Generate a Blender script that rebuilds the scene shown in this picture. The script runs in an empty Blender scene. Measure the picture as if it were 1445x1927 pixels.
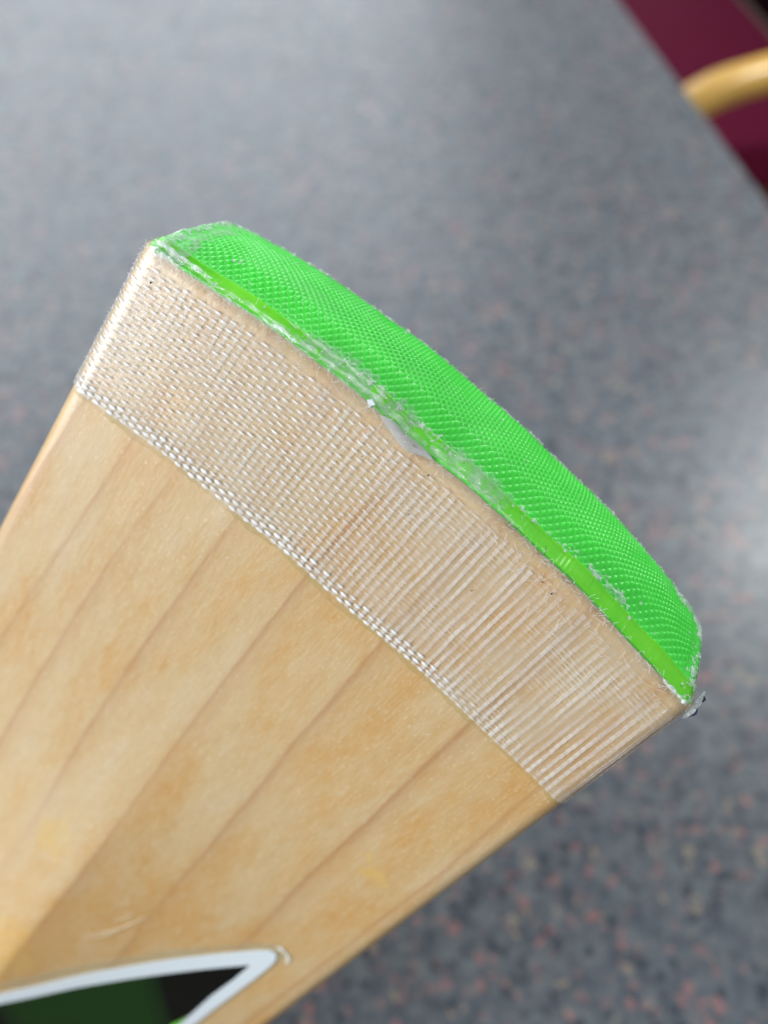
import bpy, math, random
import numpy as np
from mathutils import Matrix, Vector, noise

random.seed(7)
rng = np.random.default_rng(7)
MM = 0.001
sc = bpy.context.scene
col = sc.collection

# ------------------------------------------------------------------ camera
CAM_Z = 1.084
cam_d = bpy.data.cameras.new("camera")
cam = bpy.data.objects.new("camera", cam_d)
col.objects.link(cam)
cam.location = (0, 0, CAM_Z)
cam.rotation_euler = (math.radians(35), 0, 0)
cam_d.sensor_fit = 'VERTICAL'
cam_d.sensor_height = 24.0
cam_d.lens = 1700.0 / 1927.0 * 24.0
cam_d.clip_start = 0.01
cam_d.clip_end = 60
cam_d.dof.use_dof = True
cam_d.dof.focus_distance = 0.137
cam_d.dof.aperture_fstop = 6.2
sc.camera = cam

# ------------------------------------------------------------------ room light
W0 = bpy.data.worlds.new("World")
sc.world = W0
W0.use_nodes = True
bg = W0.node_tree.nodes["Background"]
bg.inputs[0].default_value = (0.86, 0.93, 1.0, 1)
bg.inputs[1].default_value = 0.46


def area(name, loc, target, sx, sy, energy, colr):
    d = bpy.data.lights.new(name, 'AREA')
    d.shape = 'RECTANGLE'
    d.size, d.size_y, d.energy, d.color = sx, sy, energy, colr
    o = bpy.data.objects.new(name, d)
    col.objects.link(o)
    o.location = loc
    v = Vector(target) - Vector(loc)
    o.rotation_euler = v.to_track_quat('-Z', 'Y').to_euler()
    return o


area("left_window_light", (-2.0, -0.35, 1.55), (0, 0.1, 1.0), 1.5, 1.2, 72, (0.93, 0.97, 1.0))
area("far_window_light", (-1.2, 3.1, 2.5), (-0.1, 0.4, 0.8), 3.2, 2.3, 74, (0.86, 0.93, 1.0))
area("ceiling_panel_light", (1.27, 1.42, 2.4), (1.27, 1.42, 0), 0.26, 0.26, 26, (0.95, 1.0, 1.0))

sc.view_settings.view_transform = 'Standard'
sc.view_settings.look = 'None'
sc.view_settings.exposure = 0.0
sc.view_settings.gamma = 1.0
sc.render.engine = 'CYCLES'
sc.cycles.transparent_max_bounces = 24
sc.cycles.max_bounces = 8


# ------------------------------------------------------------------ node helpers
class NT:
    def __init__(s, name):
        s.m = bpy.data.materials.new(name)
        s.m.use_nodes = True
        s.t = s.m.node_tree
        s.n = s.t.nodes
        for x in list(s.n):
            s.n.remove(x)
        s.out = s.n.new('ShaderNodeOutputMaterial')

    def add(s, typ, ins=None, **kw):
        x = s.n.new(typ)
        for k, v in kw.items():
            setattr(x, k, v)
        for k, v in (ins or {}).items():
            s.set(x, k, v)
        return x

    def set(s, x, k, v):
        sock = x.inputs[k]
        if isinstance(v, bpy.types.NodeSocket):
            s.t.links.new(v, sock)
        elif isinstance(v, bpy.types.Node):
            s.t.links.new(v.outputs[0], sock)
        else:
            sock.default_value = v

    def noise(s, vec, scale, detail=2, rough=0.5, dist=0.0):
        return s.add('ShaderNodeTexNoise', {'Vector': vec, 'Scale': scale, 'Detail': detail,
                                            'Roughness': rough, 'Distortion': dist}).outputs[0]

    def ramp(s, fac, stops, interp='LINEAR'):
        r = s.add('ShaderNodeValToRGB', {'Fac': fac})
        cr = r.color_ramp
        cr.interpolation = interp
        while len(cr.elements) > 1:
            cr.elements.remove(cr.elements[-1])
        cr.elements[0].position = stops[0][0]
        cr.elements[0].color = c4(stops[0][1])
        for p, c in stops[1:]:
            e = cr.elements.new(p)
            e.color = c4(c)
        return r.outputs[0]

    def math(s, op, a, b=0.0, clamp=False):
        x = s.add('ShaderNodeMath', operation=op, use_clamp=clamp)
        s.set(x, 0, a)
        s.set(x, 1, b)
        return x.outputs[0]

    def mix(s, fac, a, b, blend='MIX'):
        x = s.add('ShaderNodeMix', data_type='RGBA', blend_type=blend)
        s.set(x, 0, fac)
        s.set(x, 6, c4(a) if isinstance(a, tuple) else a)
        s.set(x, 7, c4(b) if isinstance(b, tuple) else b)
        return x.outputs[2]

    def coords(s, scale=(1, 1, 1)):
        tc = s.add('ShaderNodeTexCoord')
        mp = s.add('ShaderNodeMapping', {'Vector': tc.outputs['Object'], 'Scale': scale})
        return mp.outputs[0]

    def bump(s, h, strength, dist, normal=None):
        b = s.add('ShaderNodeBump', {'Height': h, 'Strength': strength, 'Distance': dist})
        if normal is not None:
            s.set(b, 'Normal', normal)
        return b.outputs[0]

    def done(s, shader):
        s.t.links.new(shader.outputs[0] if isinstance(shader, bpy.types.Node) else shader, s.out.inputs[0])
        return s.m


def c4(c):
    if isinstance(c, (int, float)):
        return (c, c, c, 1)
    return tuple(c) if len(c) == 4 else (c[0], c[1], c[2], 1)


def attr(nt, name):
    return nt.add('ShaderNodeAttribute', attribute_name=name).outputs['Fac']


# ------------------------------------------------------------------ materials
def mat_wood():
    nt = NT("maple_wood")
    P = nt.coords((1000, 1000, 1000))           # millimetres
    wob = nt.noise(nt.coords((60, 22, 60)), 1.0, 3)
    fine_w = nt.noise(nt.coords((500, 90, 500)), 1.0, 2)
    ph = attr(nt, "ring")
    ph = nt.math('ADD', ph, nt.math('MULTIPLY', nt.math('SUBTRACT', wob, 0.5), 0.10))
    ph = nt.math('ADD', ph, nt.math('MULTIPLY', nt.math('SUBTRACT', fine_w, 0.5), 0.035))
    fr = nt.math('FRACT', ph)
    # early wood pale, slowly warming, a narrow brown late-wood line, then abruptly pale again
    line = nt.ramp(fr, [(0.0, 1.0), (0.025, 0.62), (0.07, 0.34), (0.22, 0.07), (0.5, 0.0), (0.90, 0.02),
                        (0.965, 0.12), (0.992, 0.8), (1.0, 1.0)])
    lv = nt.noise(nt.coords((40, 14, 40)), 1.0, 3)
    lv = nt.math('MULTIPLY', nt.ramp(lv, [(0.3, 0.35), (0.65, 1.0)]), line)
    blot = nt.noise(nt.coords((60, 22, 60)), 1.0, 5, 0.62)
    base = nt.ramp(blot, [(0.3, (0.56, 0.425, 0.255)), (0.48, (0.54, 0.365, 0.165)), (0.62, (0.53, 0.290, 0.080))])
    fib = nt.noise(nt.coords((2600, 260, 2600)), 1.0, 3, 0.6)
    base = nt.mix(nt.ramp(fib, [(0.35, 0.0), (0.7, 0.42)]), base, (0.63, 0.49, 0.305))
    fib2 = nt.noise(nt.coords((1200, 55, 1200)), 1.0, 3, 0.6)
    base = nt.mix(nt.ramp(fib2, [(0.5, 0.0), (0.72, 0.28)]), base, (0.47, 0.29, 0.13))
    flk = nt.noise(nt.coords((2600, 1300, 2600)), 1.0, 2, 0.5)
    base = nt.mix(nt.ramp(flk, [(0.62, 0.0), (0.72, 0.45)]), base, (0.80, 0.68, 0.50))
    base = nt.mix(nt.math('MULTIPLY', lv, 0.70), base, (0.36, 0.155, 0.055))
    # yellow lacquer drips
    for (x, y, rx, ry, k) in ((42.5, -70.5, 3.6, 2.4, 0.55), (-8.9, -120, 5, 6, 0.40), (40.2, -67.6, 1.5, 1.2, 0.4),
                              (-3, -160, 9, 16, 0.35)):
        s = nt.add('ShaderNodeSeparateXYZ', {0: P})
        dx = nt.math('MULTIPLY', nt.math('SUBTRACT', s.outputs[0], x), 1 / rx)
        dy = nt.math('MULTIPLY', nt.math('SUBTRACT', s.outputs[1], y), 1 / ry)
        d = nt.math('ADD', nt.math('MULTIPLY', dx, dx), nt.math('MULTIPLY', dy, dy))
        d = nt.math('ADD', d, nt.math('MULTIPLY', nt.math('SUBTRACT', nt.noise(P, 0.45, 3), 0.5), 4.0))
        base = nt.mix(nt.math('MULTIPLY', nt.ramp(d, [(0.2, 1.0), (1.0, 0.0)]), k * 0.75), base, (0.66, 0.43, 0.085))
    bh = nt.math('ADD', nt.noise(nt.coords((1800, 420, 1800)), 1.0, 3, 0.6),
                 nt.math('MULTIPLY', nt.noise(nt.coords((130, 60, 130)), 1.0, 2), 3.0))
    bs = nt.add('ShaderNodeBsdfPrincipled', {
        'Base Color': base, 'Roughness': nt.ramp(fib, [(0.3, 0.36), (0.7, 0.52)]), 'Coat Weight': 0.6,
        'Coat Roughness': 0.38, 'Normal': nt.bump(bh, 0.30, 0.00018), 'Subsurface Weight': 0.12,
        'Subsurface Radius': (0.002, 0.001, 0.0005), 'Subsurface Scale': 1.0})
    return nt.done(bs)


def mat_clear(name, colr, alpha_lo, alpha_hi, scale, rough=0.12, bumps=None, alpha_attr=None, coat=0.6, stops=(0.38, 0.62), soft=0.0):
    """cloudy clear plastic or glue: partly see-through, glossy"""
    nt = NT(name)
    v = nt.coords(scale)
    n = nt.noise(v, 1.0, 3, 0.6)
    a = nt.ramp(n, [(stops[0], alpha_lo), (stops[1], alpha_hi)])
    if alpha_attr:
        a = nt.math('MULTIPLY', a, attr(nt, alpha_attr), True)
    if soft:
        lw = nt.add('ShaderNodeLayerWeight', {'Blend': 0.5})
        a = nt.math('MULTIPLY', a, nt.math('POWER', nt.math('SUBTRACT', 1.0, lw.outputs['Facing'], True), soft), True)
    nrm = nt.bump(nt.noise(nt.coords((bumps[0],) * 3), 1.0, 3, 0.6), bumps[1], bumps[2]) if bumps else None
    kw = {'Base Color': c4(colr), 'Roughness': 0.6, 'Specular IOR Level': 0.1}
    if nrm is not None:
        kw['Normal'] = nrm
    bs = nt.add('ShaderNodeBsdfPrincipled', kw)
    tr = nt.add('ShaderNodeBsdfTransparent')
    mx = nt.add('ShaderNodeMixShader')
    nt.set(mx, 0, a)
    nt.set(mx, 1, tr)
    nt.set(mx, 2, bs)
    gl = nt.add('ShaderNodeBsdfGlossy', {'Color': (1, 1, 1, 1), 'Roughness': rough})
    fr = nt.add('ShaderNodeFresnel', {'IOR': 1.5})
    if nrm is not None:
        nt.set(gl, 'Normal', nrm)
        nt.set(fr, 'Normal', nrm)
    m2 = nt.add('ShaderNodeMixShader')
    geo = nt.add('ShaderNodeNewGeometry')
    front = nt.math('SUBTRACT', 1.0, geo.outputs['Backfacing'])
    nt.set(m2, 0, nt.math('MULTIPLY', nt.math('MULTIPLY', fr.outputs[0], coat, True), front))
    nt.set(m2, 1, mx)
    nt.set(m2, 2, gl)
    return nt.done(m2)


def mat_rubber(name, c1, c2, rough, c3=None):
    nt = NT(name)
    n = nt.noise(nt.coords((120, 120, 120)), 1.0, 4, 0.6)
    base = nt.mix(nt.ramp(n, [(0.35, 0.0), (0.7, 1.0)]), c1, c2)
    dull = nt.noise(nt.coords((55, 55, 160)), 1.0, 4, 0.65)
    base = nt.mix(nt.ramp(dull, [(0.5, 0.0), (0.72, 0.45)]), base, tuple(0.72 * k + 0.03 for k in c1))
    dust = nt.noise(nt.coords((900, 900, 900)), 1.0, 3, 0.7)
    base = nt.mix(nt.ramp(dust, [(0.60, 0.0), (0.72, 0.30)]), base, c3 or (0.35, 0.85, 0.30))
    bs = nt.add('ShaderNodeBsdfPrincipled', {
        'Base Color': base, 'Roughness': rough, 'Coat Weight': 0.15, 'Coat Roughness': 0.25,
        'Subsurface Weight': 0.25, 'Subsurface Radius': (0.0004, 0.0012, 0.0003), 'Subsurface Scale': 1.0,
        'Normal': nt.bump(nt.noise(nt.coords((2500, 2500, 2500)), 1.0, 2), 0.25, 0.00006)})
    return nt.done(bs)


def mat_plain(name, c, rough, c2=None, sc_=20, spec=0.5, coat=0.0, bump=None):
    nt = NT(name)
    base = nt.mix(nt.noise(nt.coords((sc_,) * 3), 1.0, 4, 0.6), c, c2 or c)
    kw = {'Base Color': base, 'Roughness': rough, 'Specular IOR Level': spec, 'Coat Weight': coat,
          'Coat Roughness': 0.15}
    if bump:
        kw['Normal'] = nt.bump(nt.noise(nt.coords((bump[0],) * 3), 1.0, 3), bump[1], bump[2])
    return nt.done(nt.add('ShaderNodeBsdfPrincipled', kw))


def mat_laminate():
    nt = NT("granite_print_laminate")
    v = nt.coords((1, 1, 1))
    vo = nt.add('ShaderNodeVectorMath', {0: v}, operation='ADD')
    wn = nt.add('ShaderNodeTexNoise', {'Vector': v, 'Scale': 260.0, 'Detail': 2})
    sub = nt.add('ShaderNodeVectorMath', {0: wn.outputs[1], 1: (0.5, 0.5, 0.5)}, operation='SUBTRACT')
    scl = nt.add('ShaderNodeVectorMath', {0: sub.outputs[0]}, operation='SCALE')
    scl.inputs['Scale'].default_value = 0.006
    nt.set(vo, 1, scl.outputs[0])
    big = nt.noise(v, 9.0, 3, 0.6)
    mid = nt.noise(v, 135.0, 5, 0.75)
    base = nt.ramp(mid, [(0.34, (0.026, 0.032, 0.046)), (0.46, (0.078, 0.087, 0.100)), (0.55, (0.122, 0.132, 0.136)),
                         (0.70, (0.19, 0.21, 0.215))])
    base = nt.mix(nt.ramp(big, [(0.35, 0.0), (0.7, 0.45)]), base, (0.10, 0.115, 0.14))

    def cells(scale, lo, colr, seedv, fac):
        vv = nt.add('ShaderNodeVectorMath', {0: vo.outputs[0], 1: seedv}, operation='ADD')
        vr = nt.add('ShaderNodeTexVoronoi', {'Vector': vv.outputs[0], 'Scale': scale, 'Randomness': 1.0})
        sp = nt.add('ShaderNodeSeparateColor', {0: vr.outputs['Color']})
        sel = nt.math('GREATER_THAN', sp.outputs[0], lo)
        rad = nt.math('MULTIPLY', nt.math('ADD', sp.outputs[1], 0.35), 0.42)
        near = nt.math('LESS_THAN', vr.outputs['Distance'], rad)
        return nt.math('MULTIPLY', nt.math('MULTIPLY', sel, near), fac), colr

    for scale, lo, colr, sd, fac in (
            (230.0, 0.62, (0.145, 0.168, 0.172), (3, 1, 0), 0.6),
            (210.0, 0.62, (0.018, 0.025, 0.040), (0, 5, 0), 0.75),
            (270.0, 0.76, (0.26, 0.140, 0.135), (7, 2, 0), 0.6),
            (240.0, 0.86, (0.34, 0.155, 0.145), (1, 9, 0), 0.7),
            (260.0, 0.90, (0.30, 0.24, 0.17), (5, 5, 0), 0.8)):
        f, cc = cells(scale, lo, colr, sd, fac)
        base = nt.mix(f, base, cc)
    rn = nt.noise(v, 30.0, 2)
    bs = nt.add('ShaderNodeBsdfPrincipled', {
        'Base Color': base, 'Roughness': nt.ramp(rn, [(0.3, 0.30), (0.7, 0.36)]), 'Specular IOR Level': 0.62,
        'Normal': nt.bump(nt.noise(v, 900.0, 2), 0.08, 0.0004)})
    return nt.done(bs)


M_wood = mat_wood()
M_film = mat_clear("tape_resin_film", (0.70, 0.565, 0.34), 0.02, 0.24, (90, 90, 90), 0.24, (700, 0.5, 0.00015), None, 0.7)
M_over = mat_clear("clear_resin_coat", (0.78, 0.70, 0.58), 0.0, 0.18, (130, 130, 130), 0.22, (1100, 0.6, 0.00016), None, 0.45)
M_warp = mat_clear("glass_fibre_warp", (0.82, 0.76, 0.68), 0.10, 0.52, (260, 70, 260), 0.3, None, "amt", 0.35, soft=1.3)
M_weft = mat_clear("glass_fibre_weft", (0.95, 0.94, 0.92), 0.25, 0.85, (500, 500, 500), 0.2, None, "amt", 0.8, soft=0.8)
M_glue = mat_clear("clear_glue", (0.78, 0.90, 0.74), 0.0, 0.22, (420, 260, 420), 0.06, (600, 0.5, 0.0003), None, 1.3)
M_bubble = mat_clear("cloudy_grey_glue", (0.50, 0.50, 0.49), 0.50, 0.74, (300, 300, 300), 0.25, (1500, 0.3, 0.0002), None, 0.8)
M_crust = mat_clear("white_dried_glue", (0.88, 0.93, 0.88), 0.15, 0.85, (1100, 1100, 1100), 0.3, (2500, 0.6, 0.0002), None, 0.8)
M_hair = mat_clear("loose_glass_fibre", (0.95, 0.95, 0.93), 0.35, 0.8, (900, 900, 900), 0.3, None, None, 0.8)
M_adh = mat_clear("yellow_adhesive", (0.56, 0.44, 0.18), 0.10, 0.45, (200, 200, 200), 0.35, (900, 0.4, 0.0001), None, 0.8)
M_pad = mat_rubber("green_rubber", (0.065, 0.88, 0.060), (0.095, 0.93, 0.080), 0.34)
M_rim = mat_rubber("lime_rubber_rim", (0.13, 0.80, 0.018), (0.22, 0.86, 0.022), 0.34, (0.30, 0.85, 0.10))
M_white = mat_plain("white_vinyl", (0.66, 0.71, 0.74), 0.45, (0.62, 0.68, 0.71), 60, 0.3)
def mat_print():
    nt = NT("dark_green_and_black_print")
    P = nt.add('ShaderNodeSeparateXYZ', {0: nt.coords((1000, 1000, 1000))})
    x, y = P.outputs[0], P.outputs[1]
    d1 = nt.math('ADD', nt.math('MULTIPLY', nt.math('SUBTRACT', x, 28.5), 0.778), nt.math('MULTIPLY', nt.math('ADD', y, 137.0), 0.629))
    d2 = nt.math('SUBTRACT', nt.math('SUBTRACT', -176.0, y), nt.math('MULTIPLY', nt.math('SUBTRACT', x, 5.0), 1.1))
    d = nt.math('MAXIMUM', d1, nt.math('MULTIPLY', d2, 0.5))
    d = nt.math('ADD', nt.math('MULTIPLY', d, 0.1), 0.5)
    c = nt.ramp(d, [(0.0, (0.008, 0.033, 0.006)), (0.40, (0.006, 0.022, 0.005)), (0.55, (0.005, 0.010, 0.005)), (0.62, (0.003, 0.004, 0.003))])
    return nt.done(nt.add('ShaderNodeBsdfPrincipled', {'Base Color': c, 'Roughness': 0.42, 'Specular IOR Level': 0.2}))


M_dgreen = mat_print()
M_wrinkle = mat_plain("wrinkled_lacquer", (0.50, 0.36, 0.20), 0.35, (0.46, 0.32, 0.17), 200)
M_black = mat_plain("black_print", (0.004, 0.006, 0.004), 0.4, (0.006, 0.007, 0.006), 40, 0.2, 0.0)
M_brightgreen = mat_plain("light_green_print", (0.16, 0.50, 0.05), 0.30, (0.18, 0.55, 0.06), 40)
M_clearv = mat_clear("clear_vinyl_margin", (0.60, 0.54, 0.34), 0.12, 0.30, (80, 80, 80), 0.18, None, None, 0.5)
M_grit = mat_plain("dark_grit", (0.02, 0.018, 0.016), 0.8)
M_dark = mat_plain("dark_thread", (0.04, 0.045, 0.07), 0.7)
M_handle = mat_plain("black_grip_rubber", (0.03, 0.03, 0.03), 0.7)
M_lam = mat_laminate()
M_edge = mat_plain("dark_table_edging", (0.06, 0.065, 0.07), 0.45)
M_metal = mat_plain("black_table_leg_metal", (0.04, 0.04, 0.045), 0.4)
M_burg = mat_plain("burgundy_upholstery", (0.225, 0.010, 0.052), 0.8, (0.195, 0.008, 0.042), 90, 0.2, 0.0, (900, 0.4, 0.0006))
M_dburg = mat_plain("backrest_shade_maroon", (0.016, 0.002, 0.006), 0.9, None, 20, 0.05)  # backrest maroon taken near black: shade of the gap behind the seat painted in
M_arm = mat_plain("honey_lacquered_beech", (0.88, 0.50, 0.095), 0.40, (0.82, 0.45, 0.08), 14, 0.5, 0.2)
M_leg = mat_plain("reddish_stained_beech", (0.20, 0.045, 0.014), 0.35, (0.16, 0.035, 0.012), 14, 0.5, 0.3)
M_floor = mat_plain("brown_floor", (0.055, 0.030, 0.024), 0.6, (0.075, 0.04, 0.03), 3)


# ------------------------------------------------------------------ mesh helpers
def link(name, verts, faces, mats, parent=None, smooth=True, mat_idx=None, attrs=None):
    me = bpy.data.meshes.new(name)
    me.from_pydata([tuple(map(float, v)) for v in verts], [], [tuple(int(i) for i in f) for f in faces])
    for m in (mats if isinstance(mats, (list, tuple)) else [mats]):
        me.materials.append(m)
    if mat_idx is not None:
        me.polygons.foreach_set('material_index', mat_idx)
    if smooth:
        me.polygons.foreach_set('use_smooth', [True] * len(me.polygons))
    for k, a in (attrs or {}).items():
        at = me.attributes.new(k, 'FLOAT', 'POINT')
        at.data.foreach_set('value', np.asarray(a, dtype=np.float32))
    me.update()
    o = bpy.data.objects.new(name, me)
    col.objects.link(o)
    if parent is not None:
        o.parent = parent
    return o


def grid_faces(nu, nv, closed_v=False, mask=None):
    """vertex index = i*nv + j"""
    F = []
    for i in range(nu - 1):
        for j in range(nv if closed_v else nv - 1):
            if mask is not None and not mask[i, j]:
                continue
            j2 = (j + 1) % nv
            F.append((i * nv + j, i * nv + j2, (i + 1) * nv + j2, (i + 1) * nv + j))
    return F


def tube(path, ra, rb=None, n=8, up=None, cap=True):
    """path (k,3); ra, rb radii arrays sideways and along up"""
    path = np.asarray(path, float)
    k = len(path)
    ra = np.broadcast_to(np.asarray(ra, float), (k,))
    rb = ra if rb is None else np.broadcast_to(np.asarray(rb, float), (k,))
    tg = np.gradient(path, axis=0)
    tg /= np.linalg.norm(tg, axis=1)[:, None] + 1e-12
    if up is None:
        up = np.tile(np.array([0, 0, 1.0]), (k, 1))
        if abs(tg[0] @ up[0]) > 0.9:
            up = np.tile(np.array([1.0, 0, 0]), (k, 1))
    up = np.broadcast_to(up, (k, 3))
    s = np.cross(tg, up)
    s /= np.linalg.norm(s, axis=1)[:, None] + 1e-12
    u = np.cross(s, tg)
    th = np.linspace(0, 2 * np.pi, n, endpoint=False)
    V = (path[:, None] + np.cos(th)[None, :, None] * s[:, None] * ra[:, None, None]
         + np.sin(th)[None, :, None] * u[:, None] * rb[:, None, None]).reshape(-1, 3)
    F = grid_faces(k, n, True)
    if cap:
        F.append(tuple(range(n - 1, -1, -1)))
        F.append(tuple((k - 1) * n + i for i in range(n)))
    return V, F


def join(parts):
    V, F, o = [], [], 0
    for v, f in parts:
        V.append(np.asarray(v))
        F += [tuple(i + o for i in ff) for ff in f]
        o += len(v)
    return np.concatenate(V), F


def fb(x, y=0.0, z=0.0):
    return noise.fractal((x, y, z), 0.9, 2.0, 4)


def rbox(cx, cy, cz, sx, sy, sz, r, seg=4):
    import bmesh
    bm = bmesh.new()
    bmesh.ops.create_cube(bm, size=1)
    bmesh.ops.scale(bm, vec=(sx, sy, sz), verts=bm.verts)
    bmesh.ops.bevel(bm, geom=bm.edges[:], offset=r, segments=seg, profile=0.5, affect='EDGES')
    V = np.array([v.co[:] for v in bm.verts]) + np.array([cx, cy, cz])
    F = [tuple(v.index for v in f.verts) for f in bm.faces]
    bm.free()
    return V, F


def empty(name, label, cat, loc=(0, 0, 0), rz=0.0, group=None):
    o = bpy.data.objects.new(name, None)
    col.objects.link(o)
    o.location = loc
    o.rotation_euler = (0, 0, rz)
    o.empty_display_size = 0.02
    o['label'] = label
    o['category'] = cat
    if group:
        o['group'] = group
    return o


# ------------------------------------------------------------------ setting
fl = link('floor', [(-6, -6, 0), (6, -6, 0), (6, 8, 0), (-6, 8, 0)], [(0, 1, 2, 3)], M_floor, smooth=False)
fl['kind'] = 'structure'

# ------------------------------------------------------------------ table
TT = 0.74
table = empty('table', 'grey-blue speckled granite-look laminate table filling the blurred background', 'table', (0.1, 0.5, 0))
outl = [(0.338, 0.0), (-0.03, 0.0), (-0.62, 0.42), (-0.80, 1.02), (0.02, 1.46)]
outl[4] = (0.181 - 0.211 / 0.977 * (1.46 - 0.723), 1.46)


def round_poly(P, r, n=8):
    out = []
    k = len(P)
    for i in range(k):
        a, b, c = Vector(P[i - 1]), Vector(P[i]), Vector(P[(i + 1) % k])
        d1, d2 = (a - b).normalized(), (c - b).normalized()
        ang = d1.angle(d2)
        t = r / math.tan(ang / 2)
        p0, p2 = b + d1 * t, b + d2 * t
        for s in np.linspace(0, 1, n):
            out.append(tuple((p0 * (1 - s) ** 2 + b * 2 * s * (1 - s) + p2 * s * s)))
    return out


rp = round_poly(outl, 0.03)
n = len(rp)
cxy = np.mean(np.array(rp), axis=0)


def ins(p, d):
    v = np.array(p) - cxy
    L = np.linalg.norm(v)
    return cxy + v * (L - d) / L


rings = [(0.004, TT), (0.001, TT - 0.0012), (0.0, TT - 0.004)]
V = []
for d, z in rings:
    V += [(*(ins(p, d) - np.array([0.1, 0.5])), z) for p in rp]
F = [tuple(range(n))[::-1]]
for k in range(2):
    F += [(k * n + i, k * n + (i + 1) % n, (k + 1) * n + (i + 1) % n, (k + 1) * n + i) for i in range(n)]
link('tabletop', V, F, M_lam, table, smooth=False)
V = []
for d, z in [(0.0, TT - 0.004), (-0.001, TT - 0.006), (-0.001, TT - 0.028), (0.003, TT - 0.031)]:
    V += [(*(ins(p, d) - np.array([0.1, 0.5])), z) for p in rp]
F = []
for k in range(3):
    F += [(k * n + i, k * n + (i + 1) % n, (k + 1) * n + (i + 1) % n, (k + 1) * n + i) for i in range(n)]
F.append(tuple(3 * n + i for i in range(n)))
link('edge_band', V, F, M_edge, table, smooth=False)
v1 = tube([(-0.35, 0.1, 0.03), (-0.35, 0.1, TT - 0.031)], 0.04, n=20)
link('pedestal', *v1, M_metal, table)
v1 = join([rbox(-0.35, 0.1, 0.015, 0.62, 0.07, 0.03, 0.008), rbox(-0.35, 0.1, 0.016, 0.07, 0.62, 0.032, 0.008)])
link('foot', *v1, M_metal, table)

# ------------------------------------------------------------------ chair beyond the table
CH = Vector((0.34, 1.08, 0))
ang = math.atan2(0.211, 0.977)      # chair local +X points away from the table
chair = empty('chair', 'burgundy upholstered armchair with honey-coloured wooden arms beyond the table edge', 'chair', CH, ang)
SZ = 0.50
link('seat', *rbox(-0.06, 0.04, SZ - 0.03, 0.44, 0.46, 0.06, 0.012), M_burg, chair)
link('backrest', *rbox(0.19, 0.04, SZ + 0.20, 0.06, 0.50, 0.42, 0.02), M_dburg, chair)
for s in (-1, 1):
    for xx in (-0.24, 0.2):
        link('leg', *tube([(xx, 0.04 + s * 0.27, 0), (xx, 0.04 + s * 0.27, 0.655 if s > 0 else 0.44)], 0.018, n=14), M_leg, chair)
pts = []
for s in (-1, 1):
    k = 28
    t = np.linspace(0, 1, k)
    xs = -0.215 + 0.47 * t
    yo = 0.335 * s - s * 0.055 * np.sin(t * math.pi * 0.5) ** 1.2 + (0.0 if s > 0 else 0.0)
    zz = 0.653 + 0.012 * np.sin(t * math.pi) - 0.055 * np.clip(1 - t / 0.22, 0, 1) ** 2
    rr = 0.0185 - 0.006 * np.clip(1 - t / 0.1, 0, 1) ** 2
    V_, F_ = tube(np.stack([xs, yo, zz], 1), rr, rr * 0.75, 16)
    link('armrest', V_, F_, M_arm, chair)
link('seat_rail', *rbox(-0.06, -0.178, SZ - 0.092, 0.44, 0.03, 0.06, 0.006), M_leg, chair)

# ------------------------------------------------------------------ THE BAT
# bat local axes: +X across the back of the blade, +Y along it towards the toe, +Z out of the back. Units mm in the maths.
Wd = 54.5
T_LEN = 29.2


def zb0(x):
    return -0.6 * (np.abs(x) / Wd) ** 2


def ss(a, b, x):
    t = np.clip((x - a) / (b - a), 0, 1)
    return t * t * (3 - 2 * t)


def ridge(x, s):
    r = 13.0 * ss(52, 190, -s)
    return r * (np.sqrt(1 - np.clip(np.abs(x - 0.0) / Wd, 0, 1) + 0.0) * 0.0 + (1 - np.clip(np.sqrt(x * x + 2.0) / Wd, 0, 1)) ** 1.25)


def curve(x, s, dip=0.75):
    c = np.interp(-s, [0, 29.2, 90], [5.13, 3.25, 0.0])
    wob = 0.10 * np.sin(x * 0.115 + 0.6) + 0.10 * np.sin(x * 0.31 + 2.0) 
    wob = wob + dip * np.exp(-((x + 5) / 7.0) ** 2)
    return c * (1 - (np.abs(x) / Wd) ** 2) - wob * np.interp(-s, [0, 12], [1, 0])


H_SIDE_T, H_TOT = 0.0, 25.5
R_T, R_B = 3.0, 4.5


def profile(s, ntop=110):
    """outline of the blade at station s: (k,2) of x,z going round from the left side over the back to the right side and under"""
    x = np.linspace(-(Wd - R_T), Wd - R_T, ntop)
    top = np.stack([x, zb0(x) + ridge(x, s)], 1)
    ze = zb0(Wd - R_T) + ridge(Wd - R_T, s)
    a = np.linspace(0, np.pi / 2, 9)[1:]
    right = np.stack([Wd - R_T + R_T * np.sin(a), ze - R_T + R_T * np.cos(a)], 1)
    left = right[::-1].copy()
    left[:, 0] *= -1
    thick = H_TOT + 10 * ss(30, 300, -s)
    zs = np.linspace(ze - R_T, -thick + R_B, 7)[1:]
    sr = np.stack([np.full(7 - 1, Wd), zs], 1)
    ab = np.linspace(0, np.pi / 2, 12)[1:]
    cr = np.stack([Wd - R_B + R_B * np.cos(ab), -thick + R_B - R_B * np.sin(ab)], 1)
    xb = np.linspace(Wd - R_B, -(Wd - R_B), 30)[1:-1]
    bt = np.stack([xb, -thick - 2.4 * (1 - (xb / (Wd - R_B)) ** 2)], 1)
    half_r = np.concatenate([right, sr, cr])
    half_l = half_r[::-1].copy()
    half_l[:, 0] *= -1
    # order: left half (from under to top), top, right half, bottom
    return np.concatenate([half_l, top, half_r, bt])


NL = 8 + 6 + 11            # points on the left half before the top starts


def prof_frame(s):
    p = profile(s)
    tg = np.roll(p, -1, 0) - np.roll(p, 1, 0)
    tg /= np.linalg.norm(tg, axis=1)[:, None]
    nrm = np.stack([-tg[:, 1], tg[:, 0]], 1)
    return p, nrm


_cache = {}


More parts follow.
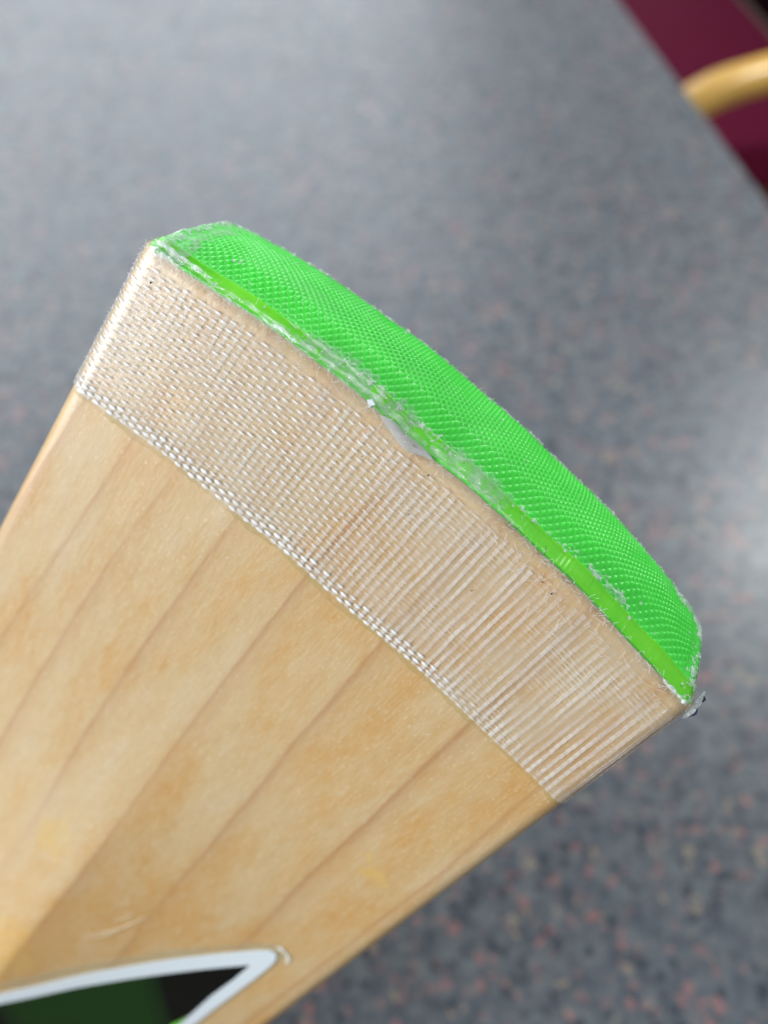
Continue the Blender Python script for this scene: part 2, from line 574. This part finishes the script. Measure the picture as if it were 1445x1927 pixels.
def surf(a, s, off=0.0):
    """point on the blade wrapped with arc coordinate a (a = x on the back), station s, lifted by off. arrays of equal shape; s scalar or array"""
    a = np.asarray(a, float)
    s = np.broadcast_to(np.asarray(s, float), a.shape)
    off = np.broadcast_to(np.asarray(off, float), a.shape)
    out = np.zeros(a.shape + (3,))
    nrm_o = np.zeros(a.shape + (3,))
    for sv in np.unique(s):
        key = round(float(sv), 3)
        if key not in _cache:
            p, nr = prof_frame(sv)
            keep = slice(0, NL + 110 + NL)
            p, nr = p[keep], nr[keep]
            L = np.concatenate([[0], np.cumsum(np.linalg.norm(np.diff(p, axis=0), axis=1))])
            mid = np.interp(0.0, p[NL:NL + 110, 0], L[NL:NL + 110])
            _cache[key] = (p, nr, L - mid)
        p, nr, L = _cache[key]
        m = s == sv
        am = a[m]
        x = np.interp(am, L, p[:, 0])
        z = np.interp(am, L, p[:, 1])
        nx = np.interp(am, L, nr[:, 0])
        nz = np.interp(am, L, nr[:, 1])
        # outward normal
        q = 1.0 / np.sqrt(nx * nx + nz * nz)
        nx, nz = nx * q, nz * q
        o = off[m]
        out[m] = np.stack([x + nx * o, sv + curve(x, sv), z + nz * o], 1)
        nrm_o[m] = np.stack([nx, 0 * nx, nz], 1)
    return out, nrm_o


RB = np.array([[0.75946125, 0.5511304, -0.34564997],
               [0.65035877, -0.65617052, 0.38271886],
               [-0.01587732, -0.51545663, -0.85676857]])
TB = np.array([0.00437086, -0.00513485, 0.1351735])
cp, sp_ = math.cos(math.radians(55)), math.sin(math.radians(55))
MC = np.array([[1, 0, 0], [0, -sp_, cp], [0, -cp, -sp_]])
RW = MC @ RB
TW = MC @ TB + np.array([0, 0, CAM_Z])
bat = empty('cricket_bat', 'pale wooden cricket bat toe with white mesh tape band and green rubber toe guard', 'cricket bat')
Mx = Matrix.Identity(4)
for i in range(3):
    for j in range(3):
        Mx[i][j] = RW[i, j]
    Mx[i][3] = TW[i]
bat.matrix_world = Mx

# ring lines measured on the wood: x at stations
ST = np.array([0, -30, -60, -90, -120, -160, -230])
LINES = [
    [-66, -65, -67, -69, -70, -71, -72],
    [-50.5, -50.8, -52.5, -54, -55, -56, -57],
    [-39.6, -39.9, -41.4, -42.5, -43, -43.5, -44],
    [-30.0, -30.9, -32.4, -32.2, -31.0, -30.2, -30],
    [-18.6, -18.3, -18.4, -17.6, -15.2, -13.5, -12],
    [-2.0, -3.0, -2.8, -1.2, 0.4, 1.6, 3],
    [12.6, 13.5, 14.6, 16.3, 17.9, 19.5, 22],
    [22.5, 24.0, 25.0, 26.0, 27.0, 28.5, 31],
    [32.6, 33.2, 34.3, 34.8, 37.0, 39, 42],
    [48.5, 49.1, 50.4, 50.4, 50.2, 50, 50],
    [60, 60.5, 61, 61, 61, 61, 61],
    [72, 72, 72, 72, 72, 72, 72],
]
LINES = np.array(LINES, float)
# the pale faint ring at 24 mm is only half a ring: phases make it so
PH = np.array([0, 1, 2, 3, 4, 5, 6, 6.55, 7, 8, 9, 10], float)


def ringphase(x, s):
    xs = np.array([np.interp(-s, -ST, L) for L in LINES])
    return np.interp(x, xs, PH)


# --- blade
stations = np.concatenate([np.arange(0, -232, -2.0), [-260, -300, -360, -430, -500, -530, -548, -558, -562]])
NV = len(profile(0))
V, RG = [], []
for s in stations:
    p = profile(s)
    if s < -500:                       # shoulders narrowing to the handle
        k = 1 - 0.72 * ss(500, 562, -s)
        p = p * np.array([k, max(k, 0.6)])
    y = s + curve(p[:, 0], s) if s > -90 else np.full(len(p), s)
    V.append(np.stack([p[:, 0], y, p[:, 1]], 1))
    RG.append(ringphase(p[:, 0], s))
V = np.concatenate(V)
RG = np.concatenate(RG)
V[:NV, 1] -= 0.25                      # end grain just under the guard
F = [f[::-1] for f in grid_faces(len(stations), NV, True)]
F.append(tuple(range(NV)))
F.append(tuple((len(stations) - 1) * NV + i for i in range(NV))[::-1])
blade = link('blade', V * MM, F, M_wood, bat, attrs={'ring': RG})
hv, hf = tube(np.array([(0, -560, -12), (0, -700, -12), (0, -840, -12), (0, -850, -12)]) * MM,
              np.array([15, 16, 16, 12]) * MM, n=24)
link('handle', hv, hf, M_handle, bat)

# --- resin film of the tape
AW = Wd + 6.5
aa = np.linspace(-AW - 6, AW + 6, 240)
sN = np.linspace(-T_LEN, 0.15, 46)


def tape_end(a):
    """wavy lower edge of the tape"""
    return T_LEN + 0.35 * math.sin(a * 0.09 + 1) + 0.25 * math.sin(a * 0.23)


V = []
for s in sN:
    q, _ = surf(aa, s, 0.16)
    q[:, 1] += np.array([-0.15 * math.sin(a * 0.09 + 1) - 0.10 * math.sin(a * 0.23) for a in aa]) * (-s / T_LEN)
    q += 0
    V.append(q)
V = np.concatenate(V)
V[:, 2] += np.array([0.05 * fb(v[0] * 0.4, v[1] * 0.4) for v in V])
F = grid_faces(len(sN), len(aa))
tape = link('tape_film', V * MM, F, M_film, bat)

# --- woven threads: warp runs along the blade, weft runs across it
pw, pf = 1.45, 0.76
na = int(2 * (Wd + 5) / pw)
warp_a = (np.arange(na) - (na - 1) / 2) * pw
edge_s = [-T_LEN + 0.25, -T_LEN + 0.85, -T_LEN + 1.5, -T_LEN + 2.2]
weft_s = np.concatenate([edge_s, np.arange(-T_LEN + 3.0, -2.6, pf)])


def endshift(a, s):
    return (-0.15 * np.sin(a * 0.09 + 1) - 0.10 * np.sin(a * 0.23)) * (-s / T_LEN)


def lean(s):
    return 0.9 * np.sin((s + 15) * 0.1)


ss_line = np.arange(-T_LEN - 0.1, -1.7, 0.25)
for i, a0 in enumerate(warp_a):
    a0j = a0 + rng.normal(0, 0.06)
    top_end = -1.7 - 1.4 * abs(fb(a0 * 0.15, 3.1)) - rng.random() * 0.8
    sl = ss_line[ss_line < top_end]
    idx = np.interp(sl, weft_s, np.arange(len(weft_s)))
    und = np.cos(np.pi * (idx + i))
    wob = np.array([0.16 * fb(s * 0.12, a0 * 0.3) for s in sl])
    off = 0.25 + 0.03 * und
    av = a0j + wob
    q = np.zeros((len(sl), 3))
    nn = np.zeros((len(sl), 3))
    for k, s in enumerate(sl):
        sk = round(s, 1)
        pq, pn = surf(np.array([av[k]]), sk, off[k])
        q[k], nn[k] = pq[0], pn[0]
        q[k, 1] += (s - sk) + endshift(av[k], s)
    w = 0.36 + 0.04 * und + 0.06 * rng.random()
    V_, F_ = tube(q * MM, w * MM, (0.050 + 0.012 * und) * MM, 6, nn)
    base_amt = 0.42 + 0.62 * ss(-35, 25, a0) + 0.25 * fb(a0 * 0.2, 7.7)  # warp opacity rises to the right, imitating how the light picks it out
    am = np.clip(base_amt + 0.5 * np.array([fb(a0 * 0.07, s * 0.10, 4.0) for s in sl])
                 - 0.30 * ss(-8, -3, sl) * ss(-10, 30, a0) + 0.9 * ss(-24.5, -28, sl), 0.08, 1.7)
    link('warp_thread', V_, F_, M_warp, bat, attrs={'amt': np.repeat(am, 6)})

a_line = np.arange(-Wd - 5, Wd + 5, 0.29)
for j, s0 in enumerate(weft_s):
    idx = np.interp(a_line, warp_a, np.arange(na))
    und = -np.cos(np.pi * (idx + j))   # weft rides over every other warp
    und = np.where(np.abs(und) < 2, und, 0)
    sk = round(float(s0), 1)
    bow = 0.28 * np.array([fb(a * 0.05, s0 * 0.3, 9.0) for a in a_line])
    q, nn = surf(a_line, sk, 0.27 + 0.05 * und)
    q[:, 1] += (s0 - sk) + bow + endshift(a_line, s0)
    edge = 1.0 if j < 4 else 0.0
    over = ss(0.1, 0.8, und)
    w = 0.13 + 0.16 * edge * over * ss(48, 20, a_line) + 0.13 * over * (0.5 + 0.5 * ss(10, -15, a_line))
    V_, F_ = tube(q * MM, w * MM, (0.06 + 0.02 * und) * MM, 6, nn)
    am = 0.07 + 0.08 * ss(20, -20, a_line) + 0.72 * over * (0.10 + 0.90 * ss(22, -12, a_line)) \
        + 0.22 * np.array([fb(a * 0.06, s0 * 0.13, 5.0) for a in a_line]) + edge * (0.25 + 1.1 * over) * ss(45, 15, a_line) \
        + 0.20 * ss(-10, -40, a_line) * over
    am = np.clip(am, 0.04, 1.8)  # weft highlights put into opacity: stronger over crossings and to the left
    link('weft_thread', V_, F_, M_weft, bat, attrs={'amt': np.repeat(am, 6)})

V = []
for s in np.linspace(-T_LEN + 0.1, 0.1, 60):
    q, _ = surf(aa, s, 0.39)
    q[:, 1] += endshift(aa, s)
    V.append(q)
V = np.concatenate(V)
V[:, 2] += np.array([0.035 * fb(v[0] * 0.5, v[1] * 0.5, 8.0) for v in V])
link('resin_coat', V * MM, grid_faces(60, len(aa)), M_over, bat)

# --- yellowed adhesive squeezed out below the tape
aa2 = np.linspace(-Wd + 1, Wd + 3, 260)
V = []
rows = 5
for r_ in range(rows):
    f = r_ / (rows - 1)
    wv = np.array([1.2 + 0.7 * fb(a * 0.12, 1.3) + 0.3 * fb(a * 0.7, 2.2) for a in aa2])
    q, nn = surf(aa2, -T_LEN, 0.10 * math.sin(math.pi * (0.5 + f * 0.5)) + 0.035)
    q[:, 1] += endshift(aa2, -T_LEN) + 0.4 - f * (wv + 0.4)
    V.append(q)
link('adhesive_line', np.concatenate(V) * MM, [f[::-1] for f in grid_faces(rows, len(aa2))], M_adh, bat)

# --- toe guard
IN = 0.3
pr = profile(0)


def pad_top(x):
    e = Wd - IN
    ax = np.abs(x)
    z = zb0(ax) - IN
    k = ax > (e - R_T)
    z = np.where(k, zb0(Wd - R_T) - IN - R_T + np.sqrt(np.clip(R_T ** 2 - (ax - (e - R_T)) ** 2, 0, None)), z)
    return z


def pad_bot(x):
    e = Wd - IN
    ax = np.abs(x)
    xb = np.clip(ax, 0, e - R_B)
    z = -H_TOT - 2.4 * (1 - (xb / (e - R_B)) ** 2) + IN
    k = ax > (e - R_B)
    z = np.where(k, -H_TOT + IN + R_B - np.sqrt(np.clip(R_B ** 2 - (ax - (e - R_B)) ** 2, 0, None)), z)
    return z - 1.5 * ss(-30, -50, x) - 0.7 * ss(35, 50, x)


RIMW = 2.3


def rimw(x):
    return np.interp(x, [-54, -20, 10, 54], [2.2, 2.0, 2.6, 3.0])



def pad_height(X, Z):
    zt, zb_ = pad_top(X), pad_bot(X)
    dt = zt - Z
    db = Z - zb_
    dx = (Wd - IN) - np.abs(X)
    span = zt - zb_
    rw = rimw(X)
    d = np.minimum(np.minimum(dt, db), dx * 1.0)
    f = np.clip(dt / span, 0, 1)
    dome = 3.0 * np.sin(np.pi * np.clip(f, 0, 1)) ** 0.7 * (0.35 + 0.65 * ss(0, 16, dx))
    rim_t = np.where(dt < rw, 0.15 + 1.35 * (dt / rw), 1.5)
    lip = 0.22 * np.exp(-((dt - rw + 0.1) / 0.25) ** 2)
    groove = -0.35 * ss(rw, rw + 0.3, dt)
    roundb = ss(0, 3.4, np.minimum(db, dx * 2.0)) ** 0.5
    base = (rim_t + lip + groove) * roundb + dome * ss(rw, rw + 5, dt) * roundb
    kn_zone = ss(rw + 0.5, rw + 0.9, dt) * ss(2.6, 3.1, db) * ss(3.6, 4.4, dx)
    return base, kn_zone, dt, db, dx


PK = 1.0


def knurl(X, Z):
    a = (X + Z) / math.sqrt(2) / PK
    b = (X - Z) / math.sqrt(2) / PK
    fa = np.abs(a - np.round(a))
    fb_ = np.abs(b - np.round(b))
    return 0.46 * (1 - 2 * np.maximum(fa, fb_))


NX, NZ = 700, 175
xs = np.linspace(-(Wd - IN), Wd - IN, NX)
# even x samples inside, denser grid lines follow the outline in z
fz = np.linspace(0, 1, NZ)
X = np.repeat(xs[:, None], NZ, 1)
ZT, ZB = pad_top(xs)[:, None], pad_bot(xs)[:, None]
Z = ZT + (ZB - ZT) * fz[None, :]
hgt, kz, dt, db, dx = pad_height(X, Z)
kn = knurl(X, Z)
low = np.array([[fb(x * 0.12, z * 0.12, 2.0) for z in np.linspace(0, -27, 28)] for x in xs[::5]])
lowf = np.zeros_like(X)
for i in range(NX):
    lowf[i] = np.interp(-Z[i], np.linspace(0, 27, 28), low[min(i // 5, len(low) - 1)])
hh = hgt + kn * kz * (0.85 + 0.5 * lowf) + (0.06 + 0.16 * (kz < 0.01) * ss(0.1, 0.8, dt) * ss(1, 4, db)) * lowf
edge_y = curve(X, 0.0, 0.0) - 0.75 * np.exp(-((X + 5) / 7.0) ** 2) * ss(5, 0, dt)
Y = edge_y + hh
PV = np.stack([X, Y, Z], 2)
rimmask = (dt[:-1, :-1] < rimw(X)[:-1, :-1] + 0.05)


def submesh(mask, Vg):
    F = grid_faces(NX, NZ, False, mask)
    F = np.array(F)
    u, inv = np.unique(F, return_inverse=True)
    return Vg.reshape(-1, 3)[u], inv.reshape(F.shape)


guard_v, guard_f = submesh(~rimmask, PV)
pad = link('knurled_pad', guard_v * MM, guard_f, M_pad, bat)
rim_v, rim_f = submesh(rimmask, PV)
rimo = link('rim', rim_v * MM, rim_f, M_rim, bat)
# skirt closing the guard down to the wood all round
per = [(x, z) for x, z in zip(xs[::6], pad_top(xs[::6]))] + [(Wd - IN, z) for z in np.linspace(float(pad_top(np.array([Wd - IN]))[0]), float(pad_bot(np.array([Wd - IN]))[0]), 8)[1:]] \
    + [(x, z) for x, z in zip(xs[::-6], pad_bot(xs[::-6]))] + [(-Wd + IN, z) for z in np.linspace(float(pad_bot(np.array([Wd - IN]))[0]), float(pad_top(np.array([Wd - IN]))[0]), 8)[1:-1]]
per = np.array(per)
ph_, *_ = pad_height(per[:, 0], per[:, 1])
yb = curve(per[:, 0], 0.0)
k = len(per)
V = np.concatenate([np.stack([per[:, 0], yb - 0.4, per[:, 1]], 1), np.stack([per[:, 0], yb + ph_ + 0.01, per[:, 1]], 1)])
F = [(i, (i + 1) % k, k + (i + 1) % k, k + i) for i in range(k)]
link('guard_side', V * MM, F, M_pad, bat, smooth=False)

# --- dried glue crust left on the pad: raised crumbly patches that follow the surface


def crust_mask():
    Xc, Zc = X, Z
    n1 = np.zeros_like(X)
    st = 3
    for i in range(0, NX, st):
        for j in range(0, NZ, st):
            v = fb(X[i, j] * 0.55, Z[i, j] * 0.55, 11.0) * 0.6 + fb(X[i, j] * 2.2, Z[i, j] * 2.2, 3.0) * 0.45
            n1[i:i + st, j:j + st] = v
    zone = np.zeros_like(X)
    zone += 0.72 * np.exp(-((db - 2.4) / 2.0) ** 2)                                 # far border
    zone += 0.80 * np.exp(-((X - 47) / 3.5) ** 2) * np.exp(-((db - 6.5 + (X - 44) * 0.35) / 1.7) ** 2)
    zone += 0.85 * np.exp(-((dt - 4.0) / 1.0) ** 2) * np.exp(-((X - 33) / 6.0) ** 2)
    zone += 0.55 * np.exp(-((dt - 3.0) / 0.9) ** 2) * np.exp(-((X - 19) / 9.0) ** 2)
    zone += 0.62 * np.exp(-((dt - 2.2) / 1.3) ** 2) * np.exp(-((X + 10) / 16.0) ** 2)
    zone += 0.55 * ss(4.5, 2.0, dx) * (X < 0)
    zone += 0.65 * ss(5, 2.0, dx) * (X > 0)
    return zone + n1 * 0.9


cm = crust_mask()
lift = np.clip((cm - 0.55) * 0.9, 0, 0.30) + 0.02
CV = np.stack([X, edge_y + hgt + kn * kz * 0.55 + 0.10 * kz + lift + 0.05, Z], 2)
keep = cm[:-1, :-1] > 0.55
cv, cf = submesh(keep, CV)
cr = link('glue_crust', cv * MM, cf, M_crust, bat)

# thin milky smear of glue over the rim in the middle and over the left corner
sm = lowf * 0.8 + np.array([[fb(x * 0.9, z * 0.9, 51.0) for z in np.linspace(0, -27, 60)] for x in xs])[np.arange(NX)[:, None], np.clip((-Z / 27 * 59).astype(int), 0, 59)]
zn = ss(3.9, 2.7, dt + 1.0 * sm) * ss(-30, -22, X + 4 * sm) * ss(13, 8, X + 4 * sm) + ss(7.5, 3.5, dx + 2 * sm) * (X < 0)
SV = np.stack([X, edge_y + hgt + kn * kz * 0.5 + 0.12 * kz + 0.07, Z], 2)
sv_, sf_ = submesh(zn[:-1, :-1] > 0.3, SV)
link('glue_smear', sv_ * MM, sf_, mat_clear("milky_glue_smear", (0.52, 0.80, 0.50), 0.12, 0.60, (500, 300, 500), 0.16, (1100, 0.6, 0.0003), None, 0.9), bat)

# --- clear glue bead along the seam between tape and guard


def seam(x, up=0.0, fwd=0.0):
    x = np.asarray(x, float)
    ax = np.clip(np.abs(x), 0, Wd - 0.2)
    z = pad_top(np.sign(x) * ax) + IN
    return np.stack([x, curve(x, 0.0) + fwd, z + up], 1)


def bead(x0, x1, rad, fwd, up, seed, fr=0.5, step=0.22, flat=0.6):
    xx = np.arange(x0, x1, step)
    r = np.array([rad * (0.75 + 1.1 * fb(x * fr, seed)) for x in xx]).clip(0.04, None)
    f = np.array([fwd + 0.35 * fb(x * 0.4, seed + 5) for x in xx])
    u = np.array([up + 0.12 * fb(x * 0.5, seed + 9) for x in xx])
    tap = np.minimum(ss(x0, x0 + 2, xx), ss(x1, x1 - 2, xx))
    p = seam(xx)
    p[:, 1] += f
    p[:, 2] += u
    return tube(p * MM, r * tap.clip(0.1, 1) * MM, r * flat * tap.clip(0.1, 1) * MM, 8)


V_, F_ = join([bead(-53.5, -6, 0.45, -0.1, 0.0, 1.0, 0.22), bead(-51, -20, 0.34, 0.7, -0.35, 2.0, 0.3),
               bead(-38, 3, 0.38, 0.9, -0.45, 3.0, 0.35), bead(-14, 9, 0.50, 1.1, -0.75, 4.0, 0.3),
               bead(-30, 8, 0.30, 1.7, -1.6, 14.0, 0.4), bead(1, 18, 0.40, 0.4, -0.2, 5.0, 0.4),
               bead(12, 54, 0.16, -0.2, 0.02, 7.0, 0.6), bead(40, 53.5, 0.35, -0.2, 0.05, 8.0, 0.5)])
gb = link('glue_bead', V_, F_, M_glue, bat)
gb['kind'] = 'stuff'
xx = np.linspace(-9.6, 0.6, 60)
tt = np.linspace(0, 1, 60)
pb = seam(xx)
pb[:, 1] += -0.25 + 0.18 * np.sin(tt * 9)
pb[:, 2] += 0.18
rb_ = 0.95 * np.sin(np.pi * tt) ** 0.7 * (1 + 0.12 * np.sin(tt * 13)) + 0.05
link('cloudy_glue_bubble', *tube(pb * MM, rb_ * MM, rb_ * 0.42 * MM, 18), M_bubble, bat)
for b_ in (bead(-53.8, -42, 0.55, 1.0, -0.9, 21.0, 0.35), bead(-53.6, -47, 0.6, 0.1, 0.0, 22.0, 0.4),
           bead(46, 54.0, 0.40, 0.1, 0.05, 24.0, 0.5), bead(-33, -25, 0.40, 0.5, 0.0, 25.0, 0.5)):
    link('white_glue_lump', b_[0], b_[1], M_crust, bat)

# --- loose glass fibres at the seam and on the tape (uncountable fuzz)
hairs = []
for i in range(400):
    if i < 300:
        x = rng.uniform(-52, 54)
        p0 = seam(np.array([x]))[0] + np.array([0, rng.normal(-0.4, 0.7), 0.25])
        L = rng.uniform(0.4, 1.6)
    else:
        x = rng.uniform(-40, 52)
        q, _ = surf(np.array([x]), round(rng.uniform(-9, -1.5), 1), 0.45)
        p0 = q[0]
        L = rng.uniform(0.6, 2.4)
    th = rng.uniform(0, 2 * math.pi)
    d = np.array([math.cos(th), math.sin(th), rng.uniform(0, 0.35)])
    t = np.linspace(0, 1, 5)[:, None]
    bend = np.array([-d[1], d[0], 0]) * rng.normal(0, 0.35) * L
    hairs.append(tube((p0 + d * L * t + bend * t * t) * MM, 0.028 * MM, n=3, cap=False))
ho = link('loose_fibres', *join(hairs), M_hair, bat)
ho['kind'] = 'stuff'

# fuzz on the far border of the guard and down the left side of the tape
hairs = []
for i in range(420):
    i0 = rng.integers(5, NX - 5)
    p0 = PV[i0, NZ - 1 - rng.integers(2, 26)].copy()
    L = rng.uniform(0.25, 0.8)
    d = rng.normal(0, 1, 3) + np.array([0, 1.3, -0.3])
    d /= np.linalg.norm(d)
    t = np.linspace(0, 1, 4)[:, None]
    hairs.append(tube((p0 + d * L * t) * MM, 0.03 * MM, n=3, cap=False))
for i in range(260):
    q, nn = surf(np.array([-rng.uniform(Wd - 2, Wd + 3)]), round(rng.uniform(-29, 0), 1), 0.2)
    d = nn[0] + rng.normal(0, 0.6, 3)
    d /= np.linalg.norm(d)
    t = np.linspace(0, 1, 4)[:, None]
    hairs.append(tube((q[0] + d * rng.uniform(0.2, 0.6) * t) * MM, 0.03 * MM, n=3, cap=False))
ho = link('edge_fuzz', *join(hairs), M_hair, bat)
ho['kind'] = 'stuff'

# dark thread and hair caught in the seam
for (x, L, th) in ((14.5, 2.6, -0.5), (21, 3.0, 0.35), (26, 2.2, -0.9), (-2, 1.8, 1.9)):
    t = np.linspace(0, 1, 12)
    p = seam(np.full(12, x)) + np.stack([np.cos(th + t * 1.2) * L * t, -0.3 + np.sin(th + t * 1.2) * L * t * 0.6, 0.4 + 0.2 * np.sin(t * 3)], 1)
    link('dark_hair', *tube(p * MM, 0.035 * MM, n=4), M_dark, bat)
# dark frayed line under the rim on the right half
xx = np.arange(13, 50, 0.25)
r = np.array([0.07 + 0.07 * fb(x * 2.5, 31.0) for x in xx]).clip(0.02, 0.2)
p = seam(xx, 0.02, -0.05)
p[:, 1] += np.array([0.12 * fb(x * 1.9, 41.0) for x in xx])
link('grimy_seam_line', *tube(p * MM, r * MM, n=5), mat_plain("grimy_fibre", (0.16, 0.11, 0.07), 0.8, (0.3, 0.22, 0.15), 900), bat)

# grit specks
for (a, s, r) in ((26.8, -3.4, 0.22), (24.6, -3.0, 0.13), (-49.8, -4.6, 0.2), (1.5, -2.4, 0.16), (3.0, -9.5, 0.12), (-8, -7, 0.1), (18, -12, 0.13)):
    q, _ = surf(np.array([a]), s, 0.50)
    import bmesh
    bm = bmesh.new()
    bmesh.ops.create_icosphere(bm, subdivisions=1, radius=r * MM)
    for v in bm.verts:
        v.co *= random.uniform(0.6, 1.3)
        v.co += Vector(q[0] * MM)
    me = bpy.data.meshes.new('grit')
    bm.to_mesh(me)
    bm.free()
    me.materials.append(M_grit)
    g = bpy.data.objects.new('grit', me)
    col.objects.link(g)
    g.parent = bat
# one bright white flake on the seam
q = seam(np.array([-11.8]))[0] + np.array([0, 0.2, 0.55])
V = [q + np.array(v) for v in ((-0.7, 0.1, 0), (-0.1, 0.75, 0.1), (0.7, 0.4, 0.05), (0.35, -0.1, 0.0), (0.3, -0.6, 0.0), (-0.1, -0.15, 0.05))]
V += [v + np.array([0, 0, -0.2]) for v in V]
link('white_flake', np.array(V) * MM, [(0, 4, 3, 2, 1)[::-1], (0, 5, 4)[::-1]] + [(i, (i + 1) % 6, (i + 1) % 6 + 6, i + 6) for i in range(6)], M_white, bat, smooth=False)

# torn flap of clear tape with inky edge at the right corner
V = []
nu, nv = 16, 8
for i in range(nu):
    for j in range(nv):
        u, v = i / (nu - 1), j / (nv - 1)
        base = np.array([Wd + 0.2, -2.6 + 4.6 * u, -2.0 - 3.0 * u])
        out = (0.15 + 0.9 * math.sin(math.pi * u ** 0.8)) * v * (1 + 0.3 * fb(u * 6, v * 2))
        V.append(base + np.array([out, 0.5 * out, -0.25 * out + 0.3 * math.sin(u * 9) * v]))
fo = link('torn_tape_flap', np.array(V) * MM, grid_faces(nu, nv), M_crust, bat)
parts = []
for (i0, i1) in ((2, 7), (9, 14)):
    p = np.array([V[i * nv + nv - 1] for i in range(i0, i1)])
    parts.append(tube(p * MM, np.array([0.06, 0.16, 0.22, 0.15, 0.06]) * MM, n=6))
link('inky_edge', *join(parts), mat_plain("ink_blue", (0.03, 0.035, 0.09), 0.5), bat)

# --- sticker: outline in bat x, y on the right flank of the spine


def sheet(name, poly, off, mat, parent, n=26):
    """thin sheet following the blade surface inside polygon poly (mm)"""
    from mathutils.geometry import tessellate_polygon
    # resample edges, then fill on a fine lattice by fan triangulation over bmesh
    import bmesh
    pts = []
    k = len(poly)
    for i in range(k):
        a, b = np.array(poly[i], float), np.array(poly[(i + 1) % k], float)
        m = max(1, int(np.linalg.norm(b - a) / 2.0))
        for j in range(m):
            pts.append(a + (b - a) * j / m)
    bm = bmesh.new()
    vs = [bm.verts.new((p[0], p[1], 0)) for p in pts]
    es = [bm.edges.new((vs[i], vs[(i + 1) % len(vs)])) for i in range(len(vs))]
    bmesh.ops.triangle_fill(bm, edges=es, use_beauty=True)
    for _ in range(2):
        bmesh.ops.subdivide_edges(bm, edges=bm.edges[:], cuts=1)
    bmesh.ops.triangulate(bm, faces=bm.faces[:])
    for v in bm.verts:
        x, y = v.co.x, v.co.y
        s = y
        z = float(zb0(np.array(x)) + ridge(np.array(x), np.array(s))) + off
        v.co = Vector((x, y, z)) * MM
    bmesh.ops.recalc_face_normals(bm, faces=bm.faces[:])
    # give it thickness
    ret = bmesh.ops.extrude_face_region(bm, geom=bm.faces[:])
    for g in ret['geom']:
        if isinstance(g, bmesh.types.BMVert):
            g.co.z -= (off - 0.02) * MM
    bmesh.ops.recalc_face_normals(bm, faces=bm.faces[:])
    me = bpy.data.meshes.new(name)
    bm.to_mesh(me)
    bm.free()
    me.materials.append(mat)
    o = bpy.data.objects.new(name, me)
    col.objects.link(o)
    o.parent = parent
    return o



CLR = [(-14, -200), (-2.5, -178.1), (2.1, -167.8), (9.5, -153.5), (17.1, -141.2), (25, -127.5), (31.7, -117.1), (37, -108.6), (40.4, -104.6), (42.4, -103.8), (43.8, -105.0),
       (44.2, -107.2), (44.2, -117.8), (43.6, -136.4), (43.3, -153.4), (42.9, -214)]
OUT = [(-10, -201), (-0.7, -181.2), (3.9, -171.2), (9.6, -160.7), (14.9, -150.4), (25.8, -131.4), (34.4, -116.9), (39.5, -108.6), (40.8, -106.9), (41.8, -106.4), (42.7, -107.1), (43.2, -108.8),
       (43.4, -111), (43.3, -117.8), (42.6, -136.4), (42.4, -149.4), (42.1, -178.5), (41.9, -214)]
INN = [(-8.5, -202.5), (0.5, -184.0), (5.4, -175.0), (11.2, -164.5), (16.7, -154.2), (27.9, -135.3), (35.2, -123.1), (40.3, -114.6), (40.3, -122.1), (39.8, -131.2), (40.1, -148.3), (39.9, -173.8), (39.7, -211)]
sheet('sticker_clear_margin', CLR, 0.10, M_clearv, bat)
stk = sheet('sticker', OUT, 0.32, M_white, bat)
sheet('dark_green_print', INN, 0.345, M_dgreen, stk)
sheet('light_green_print', [(39.95, -142.8), (40.0, -153), (38.6, -153.6), (38.9, -148.8)], 0.375, M_brightgreen, stk)
# short wrinkles in the lacquer above the sticker
for (xa, ya, xb, yb, bow, rr) in ((8.6, -138, 17.0, -120.5, 1.3, 0.34), (9.6, -138.5, 15.4, -126.5, 0.9, 0.28), (12.2, -128, 14.6, -121.5, 0.5, 0.2)):
    tt = np.linspace(0, 1, 24)
    px, py = xa + (xb - xa) * tt + bow * np.sin(np.pi * tt), ya + (yb - ya) * tt - bow * 0.6 * np.sin(np.pi * tt)
    pz = zb0(px) + ridge(px, py) + 0.02
    rw_ = rr * np.sin(np.pi * tt) ** 0.6 + 0.02
    link('lacquer_wrinkle', *tube(np.stack([px, py, pz], 1) * MM, rw_ * MM, rw_ * 0.45 * MM, 8), M_wrinkle, bat)
# pale scuffed lacquer lump at the tip of the sticker
pp = []
for i, (x, y) in enumerate([(41.2, -104.9), (42.4, -104.3), (43.5, -104.6), (44.3, -104.9), (44.9, -105.6), (45.1, -106.6), (45.6, -107.6)]):
    z = float(zb0(np.array(x)) + ridge(np.array(x), np.array(y)))
    pp.append((x, y, z + 0.10))
link('lacquer_scuff', *tube(np.array(pp) * MM, np.array([0.2, 0.5, 0.4, 0.6, 0.45, 0.5, 0.15]) * MM, np.array([0.1, 0.25, 0.2, 0.3, 0.2, 0.2, 0.05]) * MM, 8), M_crust, bat)
